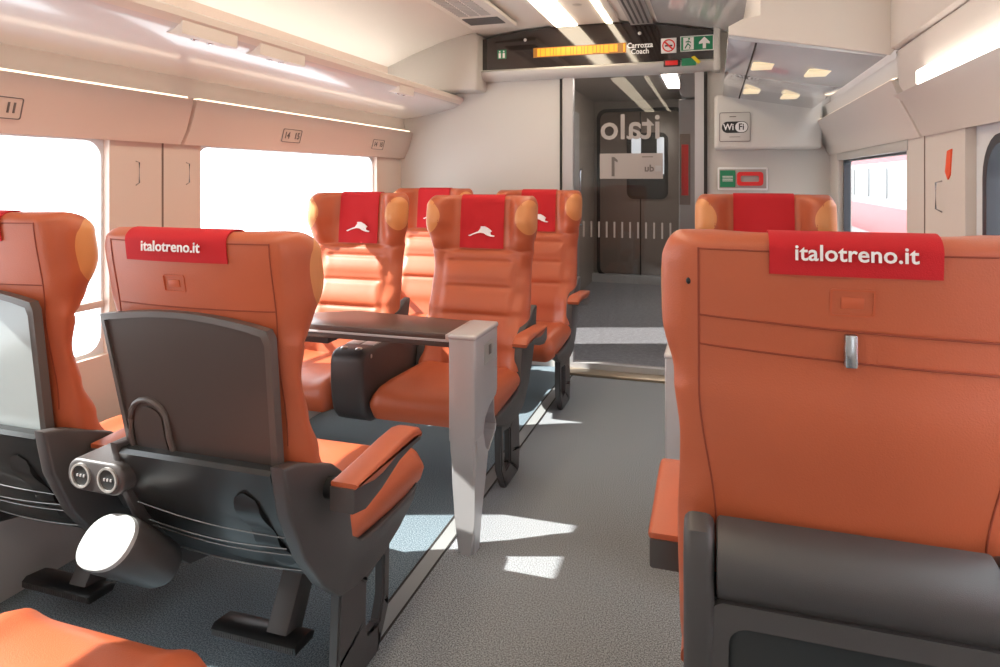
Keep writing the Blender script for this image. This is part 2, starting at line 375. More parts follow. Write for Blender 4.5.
eb = bmesh.new(); fx = -.163; add_tube(eb, [(fx, 4.589, 2.255), (fx - .004, 4.589, 2.234), (fx + .012, 4.589, 2.218), (fx + .006, 4.589, 2.202)], .0042, 6)
obj('running_figure', eb, 'green', ex)
eb = bmesh.new(); add_tube(eb, [(fx - .004, 4.589, 2.234), (fx - .014, 4.589, 2.218), (fx - .022, 4.589, 2.204)], .0042, 6); obj('figure_leg', eb, 'green', ex)
eb = bmesh.new(); add_tube(eb, [(fx - .018, 4.589, 2.244), (fx - .002, 4.589, 2.251), (fx + .016, 4.589, 2.240)], .0035, 6); obj('figure_arms', eb, 'green', ex)
eb = bmesh.new(); add_ellipsoid(eb, (fx + .004, 4.589, 2.266), (.007, .002, .007), u=10, v=8); obj('figure_head', eb, 'green', ex)
o = obj('call_plate', BX((-.32, 4.545, 2.083), (-.215, 4.563, 2.128), .002), 'ink'); tag(o, 'small black plate with red button on the lip under the header', 'button plate')
obj('red_button', BX((-.308, 4.54, 2.090), (-.228, 4.546, 2.121), .003), 'red', o)
o = obj('green_notice', BX((-.205, 4.550, 2.083), (-.115, 4.558, 2.132)), 'green'); tag(o, 'small green sticker under the exit sign with yellow corner', 'sticker')
obj('yellow_corner', PR([(-.145, 2.137), (-.125, 2.145), (-.085, 2.105), (-.10, 2.09)], 'y', 4.547, 4.550), 'yellow', o)
# ---- vestibule behind the glass
struct('floor_vestibule', BX((-2.3, YE, -.05), (XR, 9.0, 0)), 'vfloor')['kind'] = 'structure'
struct('ceiling_vestibule', BX((-2.3, YE + .05, 2.36), (XR, 9.0, 2.42)), 'vwall')['kind'] = 'structure'
vw = BX((-2.36, YE + .06, 0), (-2.3, 4.98, 2.4)); add_box(vw, (-2.36, 5.62, 0), (-2.3, 6.3, 2.4)); add_box(vw, (-2.36, 4.9, 0), (-2.3, 5.7, .85)); add_box(vw, (-2.36, 4.9, 1.85), (-2.3, 5.7, 2.4))
add_box(vw, (-2.36, 6.3, 0), (-1.55, 6.36, 2.4)); add_box(vw, (-1.60, 6.3, 0), (-1.52, 8.9, 2.4))
struct('wall_vestibule_left', vw, 'vwall')
struct('door_3', BX((-1.52, 6.7, 0), (-1.49, 7.7, 2.1), .006), 'vcab')
vr = BX((-.20, 5.45, 0), (-.14, 8.9, 2.4)); add_box(vr, (-.12, YE + .06, 0), (.7, YE + .12, 2.4)); add_box(vr, (-.14, 5.9, 0), (.7, 5.96, 2.4)); struct('wall_vestibule_right', vr, 'vcab')
struct('wall_vestibule_back', BX((-1.6, 8.85, 0), (-.2, 8.92, 2.4)), 'vwall')
cb = thing('equipment_cabinet', 'tall grey cabinet with red panel beyond the glass door, right side', 'cabinet', (-.10, 5.3, 0))
obj('body', BX((-.155, -.10, 0), (.20, .14, 1.94), .02, 3), 'vcab', cb)
obj('hood', PR(rrect(-.15, .19, 1.95, 2.14, .05), 'y', -.10, .14, .01), 'lid', cb)
obj('red_panel', BX((-.135, -.106, 1.22), (-.085, -.10, 1.60), .002), 'red', cb); obj('dark_panel', BX((-.148, -.104, 1.15), (-.07, -.099, 1.68), .002), 'vdoor', cb)
vd = struct('door_2', BX((-1.45, 8.80, .10), (-.38, 8.86, 2.22), .03), 'vdoor')
struct('door_gap', BX((-.915, 8.79, .1), (-.90, 8.80, 2.2)), 'gap', vd)
struct('door_seal', RG(rrect(-1.47, -.36, .06, 2.25, .12), rrect(-1.43, -.40, .09, 2.21, .10), 'y', 8.78, 8.83), 'gap', vd)
wf = struct('window_frame', RG(rrect(-1.08, -.56, 1.08, 1.93, .09), rrect(-1.04, -.60, 1.12, 1.89, .07), 'y', 8.77, 8.80), 'gap', vd)
struct('pane', BX((-1.05, 8.782, 1.11), (-.59, 8.795, 1.90)), 'recess', vd)
struct('lit_pane', BX((-1.02, 8.775, 1.62), (-.90, 8.781, 1.87), .002), 'vpane', vd); struct('lit_pane', BX((-.70, 8.775, 1.40), (-.61, 8.781, 1.87), .002), 'vpane', vd)
struct('trim_20', BX((-1.52, 8.70, 0), (-.3, 8.86, .10)), 'vcab')
l = thing('ceiling_light', 'white light panel in the vestibule ceiling beyond the glass door', 'light', (-.42, 6.9, 2.36))
obj('diffuser', BX((-.07, -.8, -.012), (.07, .8, -.002), .002), mat('vestibule_lamp', (.9, .88, .85), .4, emit=(1, .96, .9), es=32), l); obj('frame', BX((-.10, -.85, -.006), (.10, .85, 0)), 'silver', l)
# window glass of the outer door in the vestibule
struct('window_7', BX((-2.335, 4.98, .85), (-2.33, 5.62, 1.85)), 'glass')

# ---- ceiling lights and vents
l = thing('ceiling_light', 'long central ceiling light band running down the carriage', 'light', (-.85, 1.5, 2.425))
obj('housing', BX((-.24, -3.05, -.018), (.24, 3.085, .0), .004), 'ceil', l)
obj('diffuser', BX((-.20, -3.0, -.026), (-.05, 3.075, -.018), .002), 'strip', l)
obj('diffuser', BX((.15, -3.0, -.026), (.19, 3.075, -.018), .002), 'strip', l)
for y in (-1.5, -.1, 1.3, 2.55):
    sb = bmesh.new(); add_ellipsoid(sb, (.05, y, -.018), (.03, .03, .006), u=16, v=8); obj('spot_lens', sb, 'silver2', l)
def zc(x0, x1): return min(ceilz(x0), ceilz(x1))
v = thing('ceiling_vent', 'perforated grey air vent in the ceiling left of the light band', 'vent', (-1.43, 3.4, 2.385))
obj('frame', BX((-.16, -1.2, -.012), (.16, .95, .012), .003), 'ceil', v)
vb = bmesh.new()
for k in range(52):
    y = -1.15 + k * .035
    if y < .60:
        for xx in (-.115, -.04, .035): add_box(vb, (xx, y, -.016), (xx + .062, y + .018, -.011))
obj('perforation', vb, 'vent', v)
vb = bmesh.new()
for k in range(9): add_box(vb, (-.12, .65 + k * .020, -.017), (.12, .65 + k * .020 + .011, -.011))
obj('dark_grille', vb, 'ventdark', v)
v = thing('ceiling_vent', 'long slotted air vent in the ceiling right of the light band', 'vent', (-.46, 3.0, 2.395))
obj('frame', BX((-.08, -3, -.012), (.07, 1.6, .022), .003), 'vent', v)
vb = bmesh.new()
for k in range(4): add_box(vb, (-.06 + k * .032, -2.95, -.016), (-.048 + k * .032, 1.55, -.011))
obj('dark_slot', vb, 'ventdark', v)
# ---- left luggage rack
rk = thing('luggage_rack', 'long glossy white overhead rack along the left windows', 'luggage rack', (-2.28, 1.55, 1.8))
L0, L1 = Y0 - 1.55, YE - 1.55
obj('shelf', PR([(.0, .0), (.12, .012), (.30, .045), (.44, .082), (.475, .105), (.485, .130), (.475, .145), (.45, .142), (.30, .095), (0, .06)], 'y', L0, L1 - .001, 0), 'rack', rk)
obj('front_lip', PR([(.468, .098), (.49, .12), (.492, .145), (.478, .155), (.455, .146)], 'y', L0, L1 - .001, 0), 'cream', rk)
for k, (ya, yb) in enumerate(((1.93, 2.22), (2.36, 2.68), (3.66, 3.86))):
    o = thing('reading_light', ['cream seat light box under the rack lip, nearest of three', 'cream seat light box under the rack lip, second of three', 'small cream seat light box at the far end of the rack'][k], 'reading light', (-1.80, (ya + yb) / 2, 1.865), 0, 'seat light boxes under the left rack')
    hh = (yb - ya) / 2
    obj('housing', PR([(-.13, .018), (-.01, -.004), (.0, .0), (.002, .052), (-.02, .05), (-.13, .04)], 'y', -hh, hh, .002), 'cream', o)
    for sx_, sy_ in ((-.05, -.03), (-.05, .05)):
        sb = bmesh.new(); add_ellipsoid(sb, (sx_, sy_, .003), (.014, .016, .006), u=12, v=8); obj('lens', sb, 'metal', o)
obj('added_uplight', BX((.06, L0 + .1, .075), (.10, L1 - .1, .088), .002), 'rackfill', rk)  # added emitter hidden on top of the rack, lifts the ceiling brightness
# ---- right rack: glass underside, cabinet
rk = thing('luggage_rack', 'glossy overhead rack with cabinet at the far right end', 'luggage rack', (.3, 3.6, 1.8))
obj('cabinet', BX((-.14, -.92, .10), (.30, 1.09, .55), .006), 'cream', rk)
obj('shelf', PR([(-.25, .075), (-.22, .065), (.27, -.025), (.285, -.01), (.285, .10), (-.23, .125), (-.25, .11)], 'y', -.94, 1.09, .004), mat('reflection_tinted_underside', (.50, .52, .56), .07, coat=1), rk)  # blue-grey of what it reflects is put into the base colour
for (px, py) in ((-.10, -.45), (.12, -.45), (-.10, .45), (.10, .45)):
    zz = .065 - (px + .22) / .49 * .09
    o = obj('lamp_lens', BX((px - .045, py - .08, zz - .010), (px + .045, py + .08, zz + .004), .006), mat('warm_lens', (.6, .5, .35), .2, emit=(1, .8, .5), es=.5), rk)
obj('front_panel', PR([(-.14, .55), (-.14, .15), (-.20, .14), (-.25, .115), (-.25, .085), (.285, -.02), (.30, .0), (.30, .55)], 'y', -.955, -.942, .003), 'cream', rk)
obj('joint', BX((-.155, -.93, .05), (-.149, .95, .053)), 'gap', rk)
# ---- fittings on the end wall
wb = thing('wall_box', 'light grey housing with rounded corners on the end wall, right of the door', 'housing', (.3, 4.6, 1.5))
obj('body', BX((-.30, -.10, .03), (.33, .10, .38), .025, 4), 'endwall', wb)
WX = .005
wp = obj('wifi_sign', BX((-.27, -.106, .08), (-.085, -.099, .265), .002), 'endwall', wb)
obj('border', RG(rrect(-.27, -.085, .08, .265, .01), rrect(-.267, -.088, .083, .262, .008), 'y', -.108, -.1055), 'greyink', wp)
obj('black_pill', PR(rrect(-.255, -.098, .135, .207, .034), 'y', -.109, -.106), 'ink', wp)
obj('white_half', PR(rrect(-.175, -.102, .139, .203, .030), 'y', -.1105, -.109), 'white', wp)
text('lettering', 'Wi', .056, 'white', wp, facing('+y', (-.215, -.1095, .171)), bold=.0012, sx=.9)
text('lettering', 'Fi', .056, 'ink', wp, facing('+y', (-.139, -.111, .171)), bold=.0012, sx=.9)
obj('small_print', BX((-.21, -.109, .235), (-.17, -.106, .240)), 'greyink', wp); obj('small_print', BX((-.21, -.109, .108), (-.145, -.106, .111)), 'greyink', wp)
hb_ = thing('emergency_handle_box', 'white wall box with green label and red emergency handle, above seat', 'emergency box', (.175, YE, 1.345))
obj('body', BX((-.155, -.035, -.075), (.155, 0, .075), .008), 'white', hb_)
obj('recess', BX((-.145, -.038, -.062), (.145, -.033, .062), .002), 'greyprint', hb_)
obj('green_label', BX((-.14, -.041, -.055), (-.045, -.038, .055)), 'green', hb_)
for k in range(4): obj('label_line', BX((-.125, -.0425, -.016 + k * .010), (-.06, -.041, -.012 + k * .010)), 'white', hb_)
rh = bmesh.new(); add_ring(rh, rrect(-.035, .125, -.045, .045, .02), rrect(-.012, .10, -.02, .02, .01), 'y', -.055, -.038); obj('red_handle', rh, 'red', hb_)
# ---- stickers and small wall fittings
def rack_sticker(y, glyphs, label, h=.055, wd=.09):
    o = thing('window_sign', label, 'sign', (XL + .064, y, 1.585), 0)
    tilt = Matrix.Rotation(math.radians(15), 4, 'Y')
    f = RG(rrect(-wd, wd, -h / 2 - .012, h / 2 + .012, .008), rrect(-wd + .003, wd - .003, -h / 2 - .009, h / 2 + .009, .006), 'x', .010, .013)
    bmesh.ops.transform(f, matrix=tilt, verts=f.verts); obj('border', f, 'greyink', o)
    p = BX((.0, -wd, -h / 2 - .012), (.010, wd, h / 2 + .012)); bmesh.ops.transform(p, matrix=tilt, verts=p.verts); obj('plate', p, 'wallL', o)
    for g, yy in glyphs: text('numeral', g, h, 'greyink', o, tilt @ facing('-x', (.0125, yy, 0)) , bold=.001)
    return o
rack_sticker(1.60, [('1', .022), ('1', .042)], 'seat number plaque at far left picture edge above window', .05, .07)
rack_sticker(3.19, [('14', -.045), ('15', .045)], 'seat number plaque above middle of the far left window', .05, .085)
rack_sticker(4.19, [('14', -.04), ('15', .04)], 'seat number plaque near end wall above far left window', .045, .08)
def hook(x, y, z, label, s):
    o = tag(obj('coat_hook', TB([(x, y, z + .05), (x + s * .018, y, z + .045), (x + s * .018, y, z - .04), (x, y, z - .05)], .0026, 8), 'metal'), label, 'coat hook'); return o
hook(XL, 2.21, 1.37, 'thin loop coat hook on the left pillar, nearer one', 1)
hook(XL, 2.49, 1.37, 'thin loop coat hook on the left pillar, farther one', 1)
hook(XR, 2.50, 1.29, 'thin loop coat hook on the right pillar under orange sticker', -1)
st = tag(obj('arrow_sticker', PR([(2.44, 1.435), (2.40, 1.44), (2.415, 1.36), (2.435, 1.345), (2.46, 1.37)], 'x', XR - .004, XR + .001), 'orangesticker'), 'small orange red sticker on the right window pillar', 'sticker')
# ---- outside, right: platform and a red train
struct('floor_platform', BX((1.6, -6, -.9), (3.6, 30, -.2)), 'platform')['kind'] = 'structure'
tr = thing('train', 'red and grey train standing at the platform outside right window', 'train', (4.6, 12, -.6))
obj('body', BX((-.6, -16, 0), (2, 16, 3.2), .15, 4), 'traingrey', tr); obj('stripe', BX((-.62, -16, .5), (-.59, 16, 1.25)), 'trainred', tr); obj('stripe', BX((-.62, -16, 2.35), (-.59, 16, 3.0)), 'trainred', tr)
for k in range(16): obj('window', BX((-.63, -15.6 + 2 * k, 1.45), (-.60, -14.2 + 2 * k, 2.2), .01), 'trainwin', tr)

# ================================================================ SEATS
# side profile tables, z -> local y (seat faces +y, foot at y = 0)
T_rear = [(.46, -.215), (.52, -.255), (.58, -.288), (.75, -.315), (1.0, -.352), (1.25, -.385)]
T_side = [(.42, -.03), (.55, -.10), (.70, -.185), (.80, -.232), (.90, -.258), (.97, -.252), (1.04, -.225), (1.13, -.20), (1.20, -.21), (1.25, -.235)]
T_mid = [(.42, -.11), (.55, -.135), (.70, -.175), (.85, -.225), (.96, -.262), (1.00, -.285), (1.10, -.295), (1.25, -.31)]
T_wid = [(.42, .262), (.72, .262), (.90, .256), (1.0, .266), (1.10, .287), (1.20, .287), (1.25, .272)]
TOPR = .022; CURV = .025
def rearx(x, z): return lerp(T_rear, z) + CURV * (x / .25) ** 2
def rear_surf(x, z):
    w_ = lerp(T_wid, z); yr = lerp(T_rear, z); e = max(0, (abs(x) - (w_ - .05)) / .05); c = 1 - math.sqrt(max(0, 1 - e * e))
    yf = front_y(x, z); ym = (yr + yf) / 2
    return yr + c * (ym - yr) + CURV * (x / .25) ** 2 * (1 - c)
def pad_point(s, phi, z, off, Z):
    def P(ph):
        w_ = lerp(T_wid, z); x = w_ * math.sin(math.pi / 2 * (1 - abs(ph))); yr = lerp(T_rear, z)
        if ph < 0: return Vector((x, rear_surf(x, z)))
        e = max(0, (x - (w_ - .05)) / .05); c = 1 - math.sqrt(max(0, 1 - e * e)); yf = front_y(x, z); ym = (yr + yf) / 2
        return Vector((x, yf - c * (yf - ym)))
    p = P(phi); d = P(phi + .01) - P(phi - .01); n_ = Vector((d.y, -d.x)).normalized()
    if n_.x < 0 and n_.y < 0: n_ = -n_
    if n_.y < 0 and abs(n_.y) > abs(n_.x): n_ = -n_
    if n_.x < 0 and abs(n_.x) > abs(n_.y): n_ = -n_
    p = p + n_ * off
    return (s * p.x, p.y, Z(z))
def sm(t): t = max(0, min(1, t)); return t * t * (3 - 2 * t)
def front_y(x, z, groove=True):
    yc, ys = lerp(T_mid, z), lerp(T_side, z)
    a = abs(x)
    t = sm((a - .125) / .085) if z > .97 else sm((a - .14) / .09)
    y = yc + (ys - yc) * t
    if groove:
        for zk in (.93, .81, .685): y -= .010 * math.exp(-((z - zk) / .009) ** 2) * (1 - sm((a - .15) / .03))
        y -= .009 * math.exp(-((z - .985) / .008) ** 2)
        y += .003 * math.exp(-((a - .165) / .02) ** 2) * (1 if z < .95 else 0) - .006 * math.exp(-((a - .19) / .006) ** 2) * (1 if z < .97 else 0)
    return y
def backrest_bm(zt):
    """zt: stretch of the height above z=.5 so every seat reaches its own top height"""
    bm = bmesh.new(); n = 22; rows = []
    zs = [.46 + .768 * k / 100 for k in range(101)]
    tops = [1 - math.cos(math.pi / 2 * k / 6) for k in range(1, 7)]
    lev = [(z, 0) for z in zs] + [(1.228 + TOPR * math.sin(math.pi / 2 * k / 6), 1 - math.cos(math.pi / 2 * k / 6)) for k in range(1, 7)]
    for z, b in lev:
        w_ = lerp(T_wid, z) - .02 * b; yr = lerp(T_rear, z); r = .05
        rear, front = [], []
        for i in range(-n, n + 1):
            x = w_ * math.sin(math.pi / 2 * i / n); e = max(0, (abs(x) - (w_ - r)) / r); c = 1 - math.sqrt(max(0, 1 - e * e))
            yf = front_y(x, z); ym = (yr + yf) / 2
            ya = yr + c * (ym - yr); yb = yf + c * (ym - yf)
            k = 1 - .85 * b
            ya += CURV * (x / .25) ** 2 * (1 - c); rear.append((x, ym + (ya - ym) * k)); front.append((x, ym + (yb - ym) * k))
        loop = rear + front[::-1][1:-1]
        zz = z if z < .5 else .5 + (z - .5) * zt
        rows.append([bm.verts.new((p[0], p[1], zz)) for p in loop])
    N = len(rows[0])
    for A, B in zip(rows, rows[1:]):
        for k in range(N): bm.faces.new((A[k], A[(k + 1) % N], B[(k + 1) % N], B[k]))
    m = 2 * n + 1
    for R, flip in ((rows[-1], 0), (rows[0], 1)):
        fr = [R[0]] + R[m:][::-1] + [R[m - 1]]
        for i in range(m - 1):
            q = [R[i], R[i + 1], fr[i + 1], fr[i]]; q = list(dict.fromkeys(q))
            if len(q) > 2: bm.faces.new(q)
    return bm
def towel_bm(zt, width, zf, zr, cx):
    Z = lambda z: .5 + (z - .5) * zt
    o = .005; path = []
    ztop = 1.228
    for k in range(14):
        z = zf + (ztop - zf) * k / 13; path.append((lerp(T_mid, z) + o, Z(z)))
    yr, yf = lerp(T_rear, 1.235), lerp(T_mid, 1.235); ym = (yr + yf) / 2; hh = (yf - yr) / 2
    for k in range(1, 12):
        a = math.pi * k / 12; path.append((ym + (hh + o) * math.cos(a), Z(ztop) + (TOPR + o) * math.sin(a)))
    for k in range(6):
        z = ztop - (ztop - zr) * k / 5; path.append((lerp(T_rear, z) - o, Z(z)))
    RI = 14 + 8
    bm = bmesh.new(); nx = 14; G = []
    for i, (y, z) in enumerate(path):
        row = []
        for k in range(nx + 1):
            x = cx - width / 2 + width * k / nx; wv = .0022 * math.sin(x * 60 + z * 18) if i < 9 else .0006 * math.sin(x * 50)
            cv = CURV * (x / .25) ** 2 * (0 if i < 14 else min(1, (i - 14) / 9))
            row.append(bm.verts.new((x, y + cv + (wv + .001 if i < 14 else -abs(wv)), z)))
        G.append(row)
    for A, B in zip(G, G[1:]):
        for k in range(nx): bm.faces.new((A[k], A[k + 1], B[k + 1], B[k]))
    bmesh.ops.recalc_face_normals(bm, faces=bm.faces[:])
    bmesh.ops.solidify(bm, geom=bm.faces[:], thickness=.003)
    return bm
HARE = [(250, 312), (285, 297), (312, 287), (338, 281), (358, 277), (352, 270), (330, 263), (332, 255), (358, 255), (380, 265), (405, 284), (394, 291), (373, 291), (378, 297), (397, 305), (422, 310), (420, 317), (395, 315), (370, 307), (350, 296), (330, 294), (305, 299), (280, 307), (262, 316)]
def cushion_bm():
    """rounded cushion with a waterfall front: top profile along y, rounded at the sides"""
    bm = bmesh.new(); prof = [(-.15, .40), (-.15, .455), (-.10, .462), (.02, .465), (.14, .470), (.25, .474), (.35, .470), (.395, .452), (.415, .425), (.418, .39), (.40, .355), (.33, .345), (.15, .355), (0, .37)]
    rows = []; n = 16
    cy, cz = .1, .415
    for i in range(-n, n + 1):
        s = i / n; x = .262 * math.sin(math.pi / 2 * s); e = max(0, (abs(x) - .215) / .047); c = math.sqrt(max(0, 1 - e * e))
        row = []
        for (y, z) in prof:
            zz = cz + (z - cz) * (c * .92 + .08) + (.012 * math.exp(-((abs(x) - .2) / .035) ** 2) if z > .44 else 0)
            yy = y - (.035 * e * e if y > .3 else 0)
            row.append(bm.verts.new((x, yy, zz)))
        rows.append(row)
    N = len(prof)
    for A, B in zip(rows, rows[1:]):
        for k in range(N): bm.faces.new((A[k], A[(k + 1) % N], B[(k + 1) % N], B[k]))
    bm.faces.new(rows[0]); bm.faces.new(rows[-1][::-1])
    return bm
SIDE = [(-.368, .715), (-.31, .705), (-.235, .675), (-.165, .645), (-.11, .60), (-.085, .50), (-.07, .42), (-.02, .385), (.10, .372), (.26, .372), (.33, .385), (.30, .345), (.20, .305), (.08, .275), (-.04, .275), (-.13, .295), (-.21, .37), (-.285, .47), (-.345, .60)]
def pany(z): return lerp([(.36, -.165), (.42, -.212), (.50, -.272), (.60, -.330), (.70, -.362)], z)
def make_seat(x, y, rz, aisle, label, kind, top=1.25, tray=None, band=False, rearword=False, hare=True, tw=.26, arm=True, foot=None, ady=0, adx=0, hw=.266, tcx=0, thin=False, footrest=False, group=None, wall_beam=None, zr=1.178, base=True):
    zt = (top - .5) / .75
    Z = lambda z: .5 + (z - .5) * zt
    t = thing('armchair', label, 'seat', (x, y, 0), rz, group)
    br = obj('backrest', backrest_bm(zt), 'leather', t, angle=60)
    for s in (-1, 1):
        pb = bmesh.new(); prev = None; NR, NT = 10, 40
        for ir in range(NR + 1):
            r_ = ir / NR; ring_ = []
            for it in range(NT):
                th = 2 * math.pi * it / NT
                ring_.append(pb.verts.new(pad_point(s, .235 + .29 * r_ * math.cos(th), 1.148 + .083 * r_ * math.sin(th), .0026 * math.sqrt(1.02 - r_ * r_) - .0002, Z)))
            if prev:
                for k in range(NT): pb.faces.new((prev[k], prev[(k + 1) % NT], ring_[(k + 1) % NT], ring_[k]))
            prev = ring_
        bmesh.ops.remove_doubles(pb, verts=pb.verts[:], dist=1e-5)
        obj('wing_pad', pb, 'pad', t)
    # seams on the rear
    sb = bmesh.new(); R = lambda z: lerp(T_rear, z) - .0005
    def sxz(s, z):
        x_ = s * (.224 - (.028 * sm((1.0 - z) / .25) if band else 0)); return (x_, rear_surf(x_, z) - .0003, Z(z))
    for s in (-1, 1): add_tube(sb, [sxz(s, z) for z in [.74 + .486 * k / 24 for k in range(25)]], .0017, 6)
    hs = [1.224] + ([1.115, 1.066] if band else [1.066])
    for z in hs: add_tube(sb, [(-.224 + .448 * k / 16, rear_surf(-.224 + .448 * k / 16, z) - .0003, Z(z) - (.018 * k / 16 if band and z < 1.2 else 0)) for k in range(17)], .0017, 6)
    obj('seam', sb, 'seam', t)
    lb = BX((-.030, R(1.13) - .0025, Z(1.142 if not band else 1.148)), (.030, R(1.13) + .004, Z(1.182 if not band else 1.184) - .012), .001)
    if rearword or kind == 'back':
        zc_ = 1.125 if not band else 1.150; bx = tcx * 1.5
        fr = RG(rrect(bx - .031, bx + .031, Z(zc_ - .021), Z(zc_ + .021), .004), rrect(bx - .028, bx + .028, Z(zc_ - .018), Z(zc_ + .018), .003), 'y', R(zc_) - .0012, R(zc_) + .006)
        add_box(fr, (bx - .016, R(zc_) - .0012, Z(zc_ - .009)), (bx + .016, R(zc_) + .003, Z(zc_ + .009)), .001)
        for v_ in fr.verts: v_.co.y += R(.5 + (v_.co.z - .5) / zt) - R(zc_)
        obj('embossed_badge', fr, 'label', t)
    lb.free()
    if band:
        add = BX((-.010, R(1.09) - .012, Z(1.052)), (.008, R(1.09) + .003, Z(1.102)), .003); obj('coat_hook', add, 'metal', t)
        o_ = bmesh.new(); add_ellipsoid(o_, (-.240, rearx(.24, 1.17) + .001, Z(1.17)), (.004, .004, .006), u=10, v=8); obj('screw_hole', o_, 'black', t)
    # headrest cloth
    tb = obj('headrest_cloth', towel_bm(zt, tw, .992, zr, tcx), 'towel', t, angle=70)
    if hare:
        hb2 = bmesh.new(); sc = .135 / 168; pts = [((px - 335) * sc, (388 - py) * sc) for px, py in HARE]
        vs0 = [bm_p for bm_p in pts]
        va = [hb2.verts.new((-px, lerp(T_mid, .992 + pz) + .0150, Z(.992 + pz))) for px, pz in pts]
        vb = [hb2.verts.new((-px, lerp(T_mid, .992 + pz) + .0100, Z(.992 + pz))) for px, pz in pts]
        hb2.faces.new(va); hb2.faces.new(vb[::-1])
        for i in range(len(va)): hb2.faces.new((va[i], va[i - 1], vb[i - 1], vb[i]))
        bmesh.ops.triangulate(hb2, faces=[f for f in hb2.faces if len(f.verts) > 4])
        obj('leaping_hare_logo', hb2, 'white', tb, smooth=False)
    if rearword:
        text('lettering', 'italotreno.it', .034, 'white', tb, facing('+y', (tcx, R(1.218) - .0095, Z(1.214 + (.010 if band else 0)))), bold=.0005, sx=1.0, space=1.02)
    # lower structure
    obj('cushion', cushion_bm(), 'leather', t, angle=50)
    for s in (-1, 1):
        sd = SIDE if not band else [(-.395, .74), (-.385, .785), (-.35, .80), (-.30, .775)] + SIDE[2:-3] + [(-.27, .36), (-.345, .44), (-.385, .56)]
        if s == aisle or not thin: pn = PR(sd, 'x', s * (hw - (.048 if band else .040)), s * hw, .014 if band else .008, 3)
        else: pn = PR(sd, 'x', s * .203, s * .226, .006, 2)
        obj('side_panel', pn, 'shell', t)
    rp = [(-.345, .745), (-.325, .735), (-.30, .60), (-.27, .47), (-.20, .385), (-.08, .33), (.10, .315), (.24, .34), (.30, .372), (.20, .335), (.09, .305), (-.06, .305), (-.16, .335), (-.245, .395), (-.305, .47), (-.33, .58)]
    obj('seat_pan', PR([(-.34, .70), (-.27, .60), (-.20, .45), (.30, .375), (.20, .335), (.09, .305), (-.06, .305), (-.14, .34), (-.20, .41), (-.26, .49), (-.32, .60)], 'x', -.208, .208), 'shell', t)
    if band:
        rl = bmesh.new()
        add_prism(rl, [(-.33, .79), (-.362, .785), (-.388, .765), (-.398, .735), (-.392, .70), (-.372, .675), (-.33, .67)], 'x', -.196, .196, .006)
        obj('bumper', rl, 'shell', t)
        obj('rear_panel', PR([(-.34, .68), (-.368, .675), (-.372, .50), (-.34, .40), (-.25, .37), (-.25, .60)], 'x', -.204, .204, .006), 'recess', t)
        fr = RG(rrect(-.204, .204, .40, .675, .02), rrect(-.178, .178, .43, .64, .03), 'y', -.382, -.365); obj('panel_frame', fr, 'shell', t)
    else:
        obj('rear_panel', PR([(-.355, .70)] + [(pany(z_), z_) for z_ in (.69, .65, .60, .55, .50, .46, .42, .38, .36)] + [(-.13, .345), (-.15, .36), (-.24, .50), (-.30, .60), (-.33, .70)], 'x', -.205 if thin else -.225, .225, .003), 'recess', t)
    if tray:
        k_ = R(.85) - .022
        tp = lambda px, z, d=0: (px, lerp(T_rear, z) - .014 - d, Z(z))
        def outline(i):
            pts = [(-.245 + i, 1.04 - i)] + [(-.245 + i + (.47 - 2 * i) * q / 10, 1.04 - i + .022 * math.sin(math.pi * q / 10) - .008 * q / 10) for q in range(1, 10)] + [(.225 - i, 1.03 - i), (.235 - i, 1.01 - i), (.222 - i, .675 + i), (-.205 + i, .665 + i)]
            return pts
        def sheet(pts, d0, d1):
            bm = bmesh.new(); a = [bm.verts.new(tp(px, z, d0)) for px, z in pts]; b = [bm.verts.new(tp(px, z, d1)) for px, z in pts]
            bm.faces.new(a); bm.faces.new(b[::-1])
            for i in range(len(a)): bm.faces.new((a[i], a[i - 1], b[i - 1], b[i]))
            return bm
        tr_ = obj('tray_table', sheet(outline(.006), -.016, .004), 'traysheen' if tray == 'light' else 'tray', t)
        eb = bmesh.new(); oo, ii = outline(0), outline(.014)
        A, B, D_, E_ = [[eb.verts.new(tp(px, z, d)) for px, z in ps] for ps, d in ((oo, -.016), (ii, -.004), (oo, .008), (ii, .010))]
        for i in range(len(A)):
            j = i - 1
            for P, Q in ((A, B), (D_, E_), (A, D_), (B, E_)): eb.faces.new((P[i], P[j], Q[j], Q[i]))
        obj('tray_edge', eb, 'trayedge', tr_)
        if tray == 'dark':
            ar = bmesh.new(); pth = [(-.185, .668), (-.19, .74)] + [(-.135 + .055 * math.cos(math.pi - a), .775 + .055 * math.sin(math.pi - a)) for a in [math.pi * q / 8 for q in range(0, 9)]] + [(-.075, .74), (-.062, .668)]
            add_tube(ar, [tp(px, z, .008) for px, z in pth], .007, 8); obj('latch_rim', ar, 'trayedge', tr_)
            la = bmesh.new(); pl = [(-.175, .67), (-.178, .76)] + [(-.135 + .043 * math.cos(math.pi - a), .768 + .043 * math.sin(math.pi - a)) for a in [math.pi * q / 8 for q in range(1, 8)]] + [(-.088, .74), (-.076, .67)]
            a = [la.verts.new(tp(px, z, .0)) for px, z in pl]; b = [la.verts.new(tp(px, z, .010)) for px, z in pl]
            la.faces.new(a); la.faces.new(b[::-1])
            for i in range(len(a)): la.faces.new((a[i], a[i - 1], b[i - 1], b[i]))
            obj('latch', la, 'tray', tr_)
        # lower rear: recess with its dark depth drawn as a black sheet, magazine cords
        ob = bmesh.new(); rows_ = []
        for q in range(17):
            z_ = .40 + .235 * q / 16; d_ = min(z_ - .40, .635 - z_) / .035
            hw_ = .034 * math.sqrt(max(.02, 1 - (1 - min(1, d_)) ** 2)); c_ = .152 - (z_ - .52) * .10
            rows_.append([ob.verts.new((c_ + hw_ * u_, pany(z_) + o_, z_)) for u_, o_ in ((-1, .004), (-1, -.008), (1, -.008), (1, .004))])
